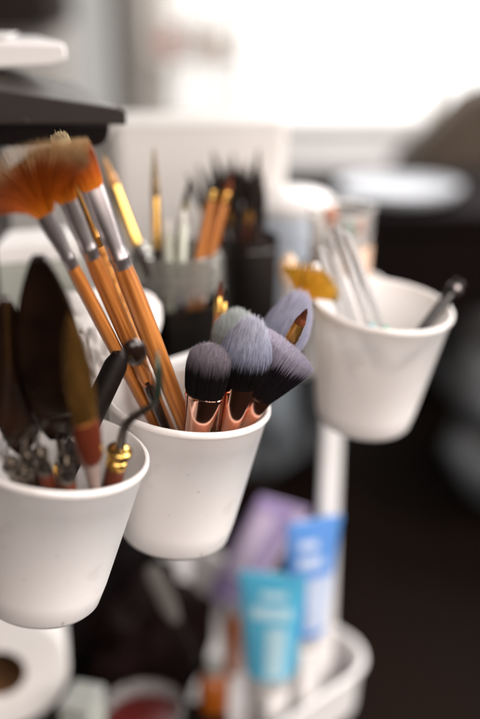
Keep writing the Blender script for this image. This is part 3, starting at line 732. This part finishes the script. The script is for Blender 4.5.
# black cup with dark brushes
KC = P(250, 236, .93)
t = thing('black_cup', 'matte black cup crowded with dark fine brushes behind the jar', 'cup', Matrix.Translation((KC.x, KC.y, TZ)))
hk = KC.z - TZ; rk = .0265
b = MB(); b.loft([(0, rk * .85, rk * .85), (.003, rk * .9, rk * .9), (hk - .002, rk, rk), (hk, rk * .985, rk * .985), (hk - .001, rk * .93, rk * .93), (.006, rk * .83, rk * .83), (.006, .001, .001)], n=48); b.build('body', M_['black'], t)
b = MB(); b.loft([(hk - .012, rk * 1.01, rk * 1.01), (hk - .011, rk * 1.03, rk * 1.03), (hk - .009, rk * 1.03, rk * 1.03), (hk - .008, rk * 1.01, rk * 1.01)], n=48, cap=False); b.build('band', M_['blackgloss'], t)
G_K = 'dark brushes in the black cup'
spec = [(187, 172), (197, 163), (205, 182), (213, 150), (221, 168), (229, 176), (233, 152), (240, 163), (247, 158), (254, 165), (258, 148), (262, 172), (226, 158), (244, 178), (252, 182), (209, 168), (218, 178), (236, 185), (224, 190), (242, 170), (249, 176), (256, 186), (262, 190), (230, 165)]
order = sorted(range(len(spec)), key=lambda i: spec[i][0]); ORD = ['leftmost', 'second from left', 'third from left', 'fourth from left', 'fifth from left', 'sixth from left', 'seventh from left', 'eighth from left', 'ninth from left', 'tenth from left', 'eleventh from left', 'twelfth from left',
    'twelfth from right', 'eleventh from right', 'tenth from right', 'ninth from right', 'eighth from right', 'seventh from right', 'sixth from right', 'fifth from right', 'fourth from right', 'third from right', 'second from right', 'rightmost']
KL = {i: 'thin %s brush, %s by tip in the black cup' % ('red brown handled' if i % 4 == 0 else 'dark', ORD[k]) for k, i in enumerate(order)}
for i, (x, y) in enumerate(spec):
    D = .925 + random.uniform(-.02, .02)
    tip = P(x, y, D); base = Vector((KC.x + max(-.014, min(.014, (tip.x - KC.x) * .6)), KC.y + random.uniform(-.012, .012), TZ + .010)); zr = (KC.z - base.z) / (tip.z - base.z); q = base.lerp(tip, zr); off = Vector((q.x - KC.x, q.y - KC.y, 0))
    if off.length > rk * .8: base += -(off.normalized() * (off.length - rk * .8)) / max(.2, 1 - zr); 
    v = Vector((base.x - KC.x, base.y - KC.y, 0))
    if v.length > rk * .72: base = Vector((KC.x, KC.y, base.z)) + v.normalized() * rk * .72
    L = (tip - base).length
    t = thing('fine_brush', KL[i], 'paint brush', frame(base, tip), G_K)
    r = random.choice((.0040, .0046, .0052))
    b = MB(); b.loft([(0, r * .6, r * .6), (.003, r, r), (L * .62, r * 1.25, r * 1.25), (L * .74, r, r)], n=14); b.build('handle', M_['darkwood' if i % 4 else 'redwood'], t)
    b = MB(); b.loft([(L * .735, r * 1.06, r * 1.06), (L * .76, r * 1.06, r * 1.06), (L * .805, r * .85, r * .85)], n=14); b.build('ferrule', M_['blackgloss' if i % 5 else 'gold_dark'], t)
    hairs('bristles', M_['blackhair'], t, L * .80, L * .20, (r * .8, r * .8), (r * 1.0, r * 1.0), n=220, dome=.75, hw=.0003, curve=1.0)

# yellow orange fan brush in the tray, standing in the clear cup's side
PC = P(342, 214, .95); PH = PC.z - TZ + .008; pr_ = .031
t = thing('clear_cup', 'clear plastic cup with pale sticks behind the farthest white cup', 'cup', Matrix.Translation((PC.x, PC.y, TZ)))
b = MB(); b.loft([(0, pr_ * .75, pr_ * .75), (.003, pr_ * .8, pr_ * .8), (PH - .004, pr_, pr_), (PH - .003, pr_ * 1.05, pr_ * 1.05), (PH, pr_ * 1.05, pr_ * 1.05), (PH - .001, pr_ * .96, pr_ * .96), (.005, pr_ * .76, pr_ * .76), (.005, .001, .001)], n=48); b.build('body', M_['clear'], t)
b = MB(); b.loft([(PH * .35, pr_ * .905, pr_ * .905), (PH * .75, pr_ * .975, pr_ * .975)], n=48, cap=False); b.build('label', mat('faded_orange_label', (.70, .42, .26), .6, col2=(.72, .68, .64), scale=26), t)
G_C = 'pale sticks in the clear cup'
for lab, dx, top, mm, r in [('white stick in the clear cup, leaning left', -.008, (316, 216, .93), 'milky', .0045), ('white stick with orange end in the clear cup', 0, (330, 210, .94), 'milky', .005),
                            ('green ended stick in the clear cup', .010, (350, 224, .94), 'milky', .004), ('orange ended stick at the right of the clear cup', .014, (360, 220, .95), 'milky', .0045)]:
    base = Vector((PC.x + dx * .6, PC.y - dx * .4, TZ + .010)); tip = P(*top); L = (tip - base).length
    t = thing('plastic_stick', lab, 'stick', frame(base, tip), G_C)
    b = MB(); b.loft([(0, r * .8, r * .8), (L * .9, r, r), (L, r * .8, r * .8)], n=16); b.build('rod', M_[mm], t)
    b = MB(); b.loft([(L * .88, r * 1.1, r * 1.1), (L * .98, r * 1.5, r * 1.5), (L * 1.02, r, r)], n=16); b.build('cap', {'g': mat('green_cap', (.06, .20, .13), .4), 'o': M_['amber'], 'w': M_['milky']}['g' if 'green' in lab else ('o' if 'orange' in lab else 'w')], t)

a = P(299, 298, .79); base = Vector((.035, .83, TZ + .004)); base = P(282, 380, .815)
base = P(296, 370, .83)
base = a + (base - a).normalized() * .0 + (base - a)
t = thing('fan_brush', 'bright yellow orange fan brush spread like a flower', 'paint brush', frame(base, a, R(0)), None)
L = (a - base).length
b = MB(); b.loft([(0, .0025, .0025), (.003, .004, .004), (L - .02, .0045, .0045)], n=18); b.build('handle', M_['blackgloss'], t)
b = MB(); b.loft([(L - .021, .0047, .0047), (L - .008, .0047, .0040), (L, .0060, .0020)], n=18); b.build('ferrule', M_['gold'], t)
o = fanhairs('bristles', M_['sunhair'], t, L - .001, .030, .004, R(52), n=3600, hw=.00045, th=.0014, clump=8)
o.rotation_euler = (0, R(32), 0); o.location = (-math.sin(R(32)) * (L), 0, L * (1 - math.cos(R(32))))
o = blob('cosmetic_sponge', mat('peach_sponge', (.85, .64, .48), .8), P(288, 270, .86), (.008, .008, .015), .1, 2, 5); tag(o, 'peach sponge tip left of the yellow orange fan', 'sponge')
sp = o
# its handle
b = MB(); q0 = P(288, 272, .86); b.tube([Vector((q0.x, q0.y, TZ + .002)), Vector((q0.x, q0.y, q0.z - .012))], [.004, .005]); hb = b.build('handle', M_['milky']); hb.parent = sp; hb.matrix_parent_inverse = Matrix.Translation(sp.location).inverted()

# milky storage box at the back of the tray
bc = CL(-.07, .235, 0)
mid = P(200, 190, 1.10)
t = thing('storage_box', 'large milky white storage box behind the jar and black cup', 'box', Matrix.Translation((mid.x, mid.y, TZ)) @ Matrix.Rotation(R(4), 4, 'Z'))
hb_ = P(200, 112, 1.10).z - TZ
b = MB()
vs = rrect(-.088, .088, -.035, .04, .014, 0) + rrect(-.094, .094, -.040, .045, .016, hb_ - .006)
n = len(vs) // 2; b.add(vs, [(i, (i + 1) % n, (i + 1) % n + n, i + n) for i in range(n)] + [tuple(range(n))[::-1]])
b.build('body', M_['milky'], t)
b = MB(); vs = rrect(-.0945, .0945, -.0405, .0455, .016, hb_ - .0055) + rrect(-.0925, .0925, -.0385, .0435, .016, hb_); b.add(vs, [(i, (i + 1) % n, (i + 1) % n + n, i + n) for i in range(n)] + [tuple(range(n))[::-1], tuple(range(n, 2 * n))]); b.build('lid', M_['milky'], t, bevel=.0015)
# white bowl with pale blue inside, right of the black cup
q = P(292, 200, 1.06)
t = thing('round_tub', 'white round tub with pale blue side right of the black cup', 'tub', Matrix.Translation((q.x, q.y, TZ)))
hh_ = q.z - TZ + .012
b = MB(); b.loft([(0, .035, .035), (.004, .040, .040), (hh_ - .02, .043, .043)], n=48); b.build('body', mat('pale_blue_plastic', (.58, .66, .76), .4, var=.08), t)
b = MB(); b.loft([(hh_ - .021, .045, .045), (hh_ - .012, .046, .046), (hh_ - .004, .036, .036), (hh_, .012, .012)], n=48); b.build('lid', M_['cart'], t)

# left rear clutter: grey-green carton, white paper packet, tissue
q = P(35, 300, .86)
t = thing('carton', 'grey green carton standing behind the dark palette knives', 'carton', Matrix.Translation((q.x - .02, q.y + .03, TZ)) @ Matrix.Rotation(R(18), 4, 'Z'))
MB().box(-.065, .055, -.02, .03, 0, .115).build('body', M_['greengrey'], t, bevel=.002)
MB().box(-.066, .056, -.021, .031, .1155, .132).build('lid', M_['paper'], t, bevel=.002)
MB().box(.0, .045, -.0225, -.0215, .03, .08).build('print', M_['paper'], t)
t = thing('paper_packet', 'white paper packet with folded corner behind the wooden brush handles', 'packet', frame(P(112, 400, .790), P(112, 300, .80), 0))
def sheet(w0, w1, h, amp, seed, th=.0015):
    b = MB(); N = 18; vs = []; fs = []
    for k in range(N + 1):
        for j in range(N + 1):
            u = j / N; v = k / N
            vs.append((w0 + (w1 - w0) * u, amp * noise.noise(Vector((u * 3 + seed, v * 3, seed))) + amp * .4 * noise.noise(Vector((u * 8, v * 8, seed))), h * v))
    for k in range(N):
        for j in range(N): i = k * (N + 1) + j; fs.append((i, i + 1, i + N + 2, i + N + 1))
    return b.add(vs, fs)
o = sheet(-.040, .034, .084, .010, 3).build('body', M_['paper'], t); q_ = o.modifiers.new('s', 'SOLIDIFY'); q_.thickness = .012; q_.offset = -1
MB().box(-.034, -.012, -.0075, -.0055, .060, .078).build('print', M_['pinkprint'], t)
o = blob('tissue', M_['paper'], P(92, 358, .745), (.016, .012, .022), .5, 2.2, 6, folds=.6); tag(o, 'crumpled white tissue left of the wooden brush handles', 'tissue')
o = blob('tissue', M_['paper'], P(38, 395, .74), (.045, .02, .03), .5, 2.2, 9, folds=.6); tag(o, 'crumpled white tissue wedged behind the nearest cup', 'tissue')
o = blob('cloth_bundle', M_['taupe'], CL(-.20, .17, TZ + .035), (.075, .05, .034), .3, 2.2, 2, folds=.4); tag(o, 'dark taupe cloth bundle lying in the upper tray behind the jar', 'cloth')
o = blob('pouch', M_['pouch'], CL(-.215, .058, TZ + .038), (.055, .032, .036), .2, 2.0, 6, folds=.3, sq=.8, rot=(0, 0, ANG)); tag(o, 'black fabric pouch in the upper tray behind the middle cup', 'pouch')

# black device top left with white slab
D0 = .78
def X(px, D=D0): return (px - 240) / FPX * D
c0 = P(127, 125, D0)
zb = c0.z; k_ = D0 / FPX * 1.0
t = thing('black_device', 'black plastic device with sloping lid reaching in at top left', 'device', Matrix.Translation(c0))
def zz_(dy): return dy * k_ * cP * 1.03
xl = X(-160) - c0.x
top = [(xl, 0), (0, 0), (0, zz_(13)), (-.004, zz_(17)), (xl, zz_(60))]
back = [(xl, .004), (-.052, .004), (-.052, zz_(20)), (-.060, zz_(27)), (xl, zz_(78))]
MB().prism(top, 0, .11, back).build('lid', M_['device'], t, bevel=.0016)
b = MB(); nseg = 12; rr_ = .016; poly = [(xl, -.0005), (X(108) - c0.x, -.0005)]
for i in range(nseg + 1):
    a_ = R(90 * i / nseg); poly.append((X(108) - c0.x - .013 + .013 * math.cos(a_), -.003 - .0155 * math.sin(a_)))
poly.append((xl, -.0185)); b.prism(poly, .006, .10); b.build('underside', M_['blackgloss'], t, bevel=.001)
MB().box(xl, X(-25) - c0.x, .010, .095, -(zb - TZ), -.0186).build('column', M_['black'], t, bevel=.003)
MB().tube([(X(22) - c0.x, -.0003, zz_(5)), (X(25) - c0.x, -.0003, zz_(6)), (X(29) - c0.x, -.0003, zz_(4))], .0004).build('emblem', M_['steel'], t)
c1 = P(66, 71, .80)
xs = X(-160, .80) - c1.x
t = thing('white_slab', 'white plastic slab lying on top of the black device', 'slab', Matrix.Translation((c1.x, c1.y + .01, c1.z + .001)))
MB().prism([(xs, -.000 + zz_(-8)), (-.012, zz_(2)), (0, zz_(8)), (0, zz_(24)), (-.004, zz_(27)), (xs, zz_(30))], 0, .07, [(xs, -.000 + zz_(-8)), (-.045, zz_(2)), (-.033, zz_(8)), (-.033, zz_(24)), (-.037, zz_(27)), (xs, zz_(30))]).build('body', M_['cart'], t, bevel=.003)
MB().box(xs, -.05, .012, .055, zz_(30) + .0005, zz_(31) + .001).build('cover', M_['paper'], t, bevel=.0004)

# black pen in the farthest cup
tpx, lpx = (462, 280, .850), (432, 318, .862)
t, L = cupstick('pen', 'black pen with steel end leaning out of the farthest cup', 'pen', tpx, lpx, F3, .005, None)
b = MB(); b.loft([(0, .002, .002), (.006, .0042, .0042), (L - .014, .0050, .0050)], n=20); b.build('barrel', M_['blackgloss'], t)
b = MB(); b.loft([(L - .0145, .0056, .0056), (L - .004, .0060, .0060), (L - .001, .0048, .0048)], n=20); b.build('cap', M_['black'], t)
b = MB(); b.loft([(L - .010, .0064, .0064), (L - .007, .0064, .0064)], n=20); b.build('ring', M_['silver'], t)
for lab, tpx, lpx, cm in [('clear stick with green end leaning into the farthest cup', (345, 232, .875), (378, 316, .885), 'mint'), ('pale stick with teal band in the middle of the farthest cup', (336, 226, .875), (366, 316, .885), 'teal'), ('pale stick with orange band leaning furthest left in the farthest cup', (318, 246, .875), (341, 312, .885), 'or'), ('translucent white stick at the left inside the farthest cup', (326, 236, .88), (350, 308, .885), 'bl')]:
    t, L = cupstick('plastic_stick', lab, 'stick', tpx, lpx, F3, .006, 'plastic sticks in the farthest cup')
    b = MB(); b.loft([(0, .002, .002), (.003, .0030, .0030), (L - .004, .0042, .0030), (L, .002, .002)], n=20); b.build('rod', M_['stick'], t)
    b = MB(); zc = L - .092 if L > .1 else .02
    b.loft([(zc, .0040, .0036), (zc + .002, .0046, .0040), (zc + .008, .0046, .0040), (zc + .010, .0040, .0036)], n=20, cap=False); b.build('ring', mat('band_plastic', {'mint': (.12, .42, .26), 'teal': (.10, .32, .36), 'or': (.60, .26, .08), 'bl': (.30, .42, .60)}[cm], .4), t)

# ------------------------------------------------------------------ lower tray contents
def squeeze_tube(label, top, bot, wd, mm, pm, lean=0, roll=0, capm='milky', prints=()):
    """tube standing on its cap: crimped flat end on top"""
    a = P(*top); c = P(*bot); L = (a - c).length
    t = thing('squeeze_tube', label, 'tube', frame(c, a, roll), 'squeeze tubes in the lower tray')
    w2 = wd / 2
    b = MB(); N = 12; secs = []
    for k in range(N + 1):
        s = k / N; secs.append((.018 + (L - .018) * s, w2 * (.78 + .22 * s), w2 * .62 * (1 - s) ** .8 + .0012))
    b.loft(secs, n=40); b.build('body', M_[mm], t)
    b = MB(); b.loft([(0, w2 * .62, w2 * .5), (.002, w2 * .66, w2 * .54), (.0175, w2 * .68, w2 * .56), (.019, w2 * .60, w2 * .5)], n=32); b.build('cap', M_[capm], t)
    for (x0, x1, z0, z1) in prints:
        nq = 8; vs = []; fs = []
        for k in range(nq + 1):
            for j in range(nq + 1):
                x = x0 + (x1 - x0) * j / nq; z = z0 + (z1 - z0) * k / nq; s = (z * L - .018) / (L - .018)
                rx = w2 * (.78 + .22 * s); ry = w2 * .62 * max(0, 1 - s) ** .8 + .0012
                y = ry * math.sqrt(max(0.001, 1 - min(.98, abs(x)) ** 2)); vs.append((x * rx, YS * (y + .0006), z * L))
        for k in range(nq):
            for j in range(nq): i = k * (nq + 1) + j; fs.append((i, i + 1, i + nq + 2, i + nq + 1))
        MB().add(vs, fs).build('print', M_[pm], t)
    return t
YS = 1
tst = frame(P(272, 682, 1.17), P(272, 575, 1.16)); YS = -1 if (tst.to_3x3() @ Vector((0, 1, 0))).dot(Vector((0, -1, 0))) < 0 else 1
squeeze_tube('teal squeeze tube with pale label, nearest of the three tubes', (272, 573, 1.015), (269, 682, 1.065), .070, 'teal', 'tealpale', 0, R(-4), prints=((-.1, .6, .16, .58), (-.6, .7, .64, .74), (-.3, .5, .80, .86)))
squeeze_tube('blue squeeze tube with pale print beside the cart post', (315, 519, 1.00), (302, 640, 1.065), .062, 'blue', 'bluepale', 0, R(30), prints=((-.3, .8, .18, .58), (-.6, .3, .66, .74), (-.6, .1, .80, .86)))
squeeze_tube('purple squeeze tube leaning behind the teal tube', (286, 503, 1.14), (222, 606, 1.20), .070, 'purple', 'mauve', 0, R(32), prints=((-.9, -.1, .35, .9), (.5, .95, .3, .97)))

def bottle(label, x, y, D, r, h, mm, capm, group='bottles in the lower tray', tilt=0):
    q = P(x, y, D); t = thing('bottle', label, 'bottle', Matrix.Translation((q.x, q.y, LZ)) @ Matrix.Rotation(tilt, 4, 'Y'), group)
    b = MB(); b.loft([(0, r * .9, r * .9), (.003, r, r), (h * .68, r, r), (h * .78, r * .75, r * .75), (h * .82, r * .4, r * .4)], n=36); b.build('body', M_[mm], t)
    b = MB(); b.loft([(h * .80, r * .48, r * .48), (h * .82, r * .52, r * .52), (h * .98, r * .48, r * .48), (h, r * .4, r * .4)], n=28); b.build('cap', M_[capm], t)
bottle('orange bottle low in the tray left of the teal tube', 214, 700, 1.10, .017, .095, 'amber', 'grey')
bottle('slim amber bottle just behind and left of the teal tube', 232, 640, 1.19, .011, .10, 'amber', 'grey')
# jar of red paint
q = P(142, 690, 1.03)
t = thing('paint_jar', 'clear tub with red contents at the bottom of the picture', 'jar', Matrix.Translation((q.x, q.y, LZ)))
b = MB(); b.loft([(0, .036, .036), (.003, .040, .040), (.075, .043, .043), (.076, .041, .041), (.006, .038, .038), (.006, .001, .001)], n=48); b.build('body', M_['clear'], t)
b = MB(); b.loft([(.007, .036, .036), (.060, .0385, .0385), (.061, .03, .03)], n=40); b.build('contents', M_['darkred'], t)
b = MB(); b.loft([(.070, .0435, .0435), (.071, .0450, .0450), (.076, .0450, .0450), (.077, .0435, .0435)], n=48, cap=False); b.build('rim_ring', M_['black'], t)
q = P(156, 706, .98); o = blob('red_cap', M_['red'], (q.x - .002, q.y + .012, LZ + .066), (.010, .006, .009), .05, 2); tag(o, 'small bright red knob sticking out of the red tub', 'knob')
q = P(80, 735, .96)
t = thing('small_box', 'grey plastic box beside the paper roll at the bottom', 'box', Matrix.Translation((q.x, q.y + .03, LZ)) @ Matrix.Rotation(R(-15), 4, 'Z'))
MB().box(-.018, .014, -.02, .02, 0, q.z + .012 - LZ).build('body', M_['greengrey'], t, bevel=.004)
MB().box(-.019, .015, -.021, .021, q.z + .0125 - LZ, q.z + .022 - LZ).build('lid', M_['grey'], t, bevel=.003)
# paper roll
q = P(-2, 674, 1.0); rr = .070
tb = thing('carton', 'dark carton beneath the paper roll in the lower tray', 'carton', Matrix.Translation((q.x, q.y + .045, LZ)) @ Matrix.Rotation(R(12), 4, 'Z'))
hz = q.z - rr - LZ - .001
MB().box(-.06, .06, -.04, .04, 0, hz - .012).build('body', M_['black'], tb, bevel=.002)
MB().box(-.061, .061, -.041, .041, hz - .0115, hz).build('lid', M_['black'], tb, bevel=.002)
t = thing('paper_roll', 'white paper roll with brown core showing at lower left', 'paper roll', Matrix.Translation(q) @ Matrix.Rotation(R(12), 4, 'Z') @ Matrix.Rotation(R(0), 4, 'X'))
b = MB(); n = 72; vs = []; fs = []
pf = [(.0275, 0), (.060, -.0008), (.068, 0), (.0700, .0025), (.0702, .05), (.0700, .085), (.0275, .088)]
for r, y in pf:
    for i in range(n): vs.append((r * math.cos(2 * math.pi * i / n), y, r * math.sin(2 * math.pi * i / n)))
for k in range(len(pf) - 1):
    for i in range(n): j = (i + 1) % n; fs.append((k * n + i, k * n + j, (k + 1) * n + j, (k + 1) * n + i))
b.add(vs, fs).build('paper', M_['paper'], t)
b = MB(); vs = []; fs = []
pf = [(.0275, .0005), (.0275, .087), (.026, .087), (.026, .0005)]
for r, y in pf:
    for i in range(n): vs.append((r * math.cos(2 * math.pi * i / n), y, r * math.sin(2 * math.pi * i / n)))
for k in range(4):
    for i in range(n): j = (i + 1) % n; fs.append((k * n + i, k * n + j, ((k + 1) % 4) * n + j, ((k + 1) % 4) * n + i))
b.add(vs, fs).build('core', M_['core'], t)
# dark pouches added to make the inside of the lower tray dark
for lab, s, w_, z, sc, m, sd in [('added black fabric pouch darkening the lower tray behind the orange bottle', -.10, .27, .09, (.13, .05, .09), 'pouch', 3), ('added plum dark fabric pouch darkening the tray behind the purple tube', -.06, .19, .07, (.075, .05, .07), 'plum', 5),
                              ('added black fabric pouch darkening the lower tray beside the red tub', -.11, .10, .022, (.065, .055, .022), 'pouch', 9)]:
    o = blob('pouch', M_[m], CL(s, w_, LZ + z), sc, .25, 2.0, sd, folds=.35, sq=.8, rot=(0, 0, ANG)); tag(o, lab, 'pouch', 'added dark pouches in the lower tray')
for (x_, y_, D_), lab, hw_ in (((302, 641, 1.065), 'small white organizer box carrying the blue squeeze tube', .014), ((269, 683, 1.065), 'low white organizer box carrying the teal squeeze tube', .016)):
    q = P(x_, y_, D_)
    t = thing('organizer_box', lab, 'box', Matrix.Translation((q.x, q.y, LZ)) @ Matrix.Rotation(ANG, 4, 'Z'))
    MB().box(-hw_, hw_, -hw_, hw_ + .006, 0, q.z - LZ - .004).build('body', M_['cart'], t, bevel=.003)
    MB().box(-hw_ - .001, hw_ + .001, -hw_ - .001, hw_ + .007, q.z - LZ - .0035, q.z - LZ - .0005).build('lid', M_['milky'], t, bevel=.001)
# pale grey spatula standing behind the middle cup
a = P(150, 566, 1.00); c = P(178, 625, 1.03); c2 = c + (c - a) * .7
t = thing('spatula', 'dim grey spatula leaning below the middle cup', 'spatula', frame(c2, a))
L = (a - c2).length
b = MB(); b.loft([(L * .45, .005, .003), (L * .6, .009, .003), (L * .92, .009, .003), (L, .005, .0015)], n=24); b.build('blade', mat('dull_grey', (.10, .09, .08), .5), t)
b = MB(); b.loft([(0, .003, .003), (.003, .0048, .0048), (L * .455, .0045, .004)], n=18); b.build('handle', M_['black'], t)
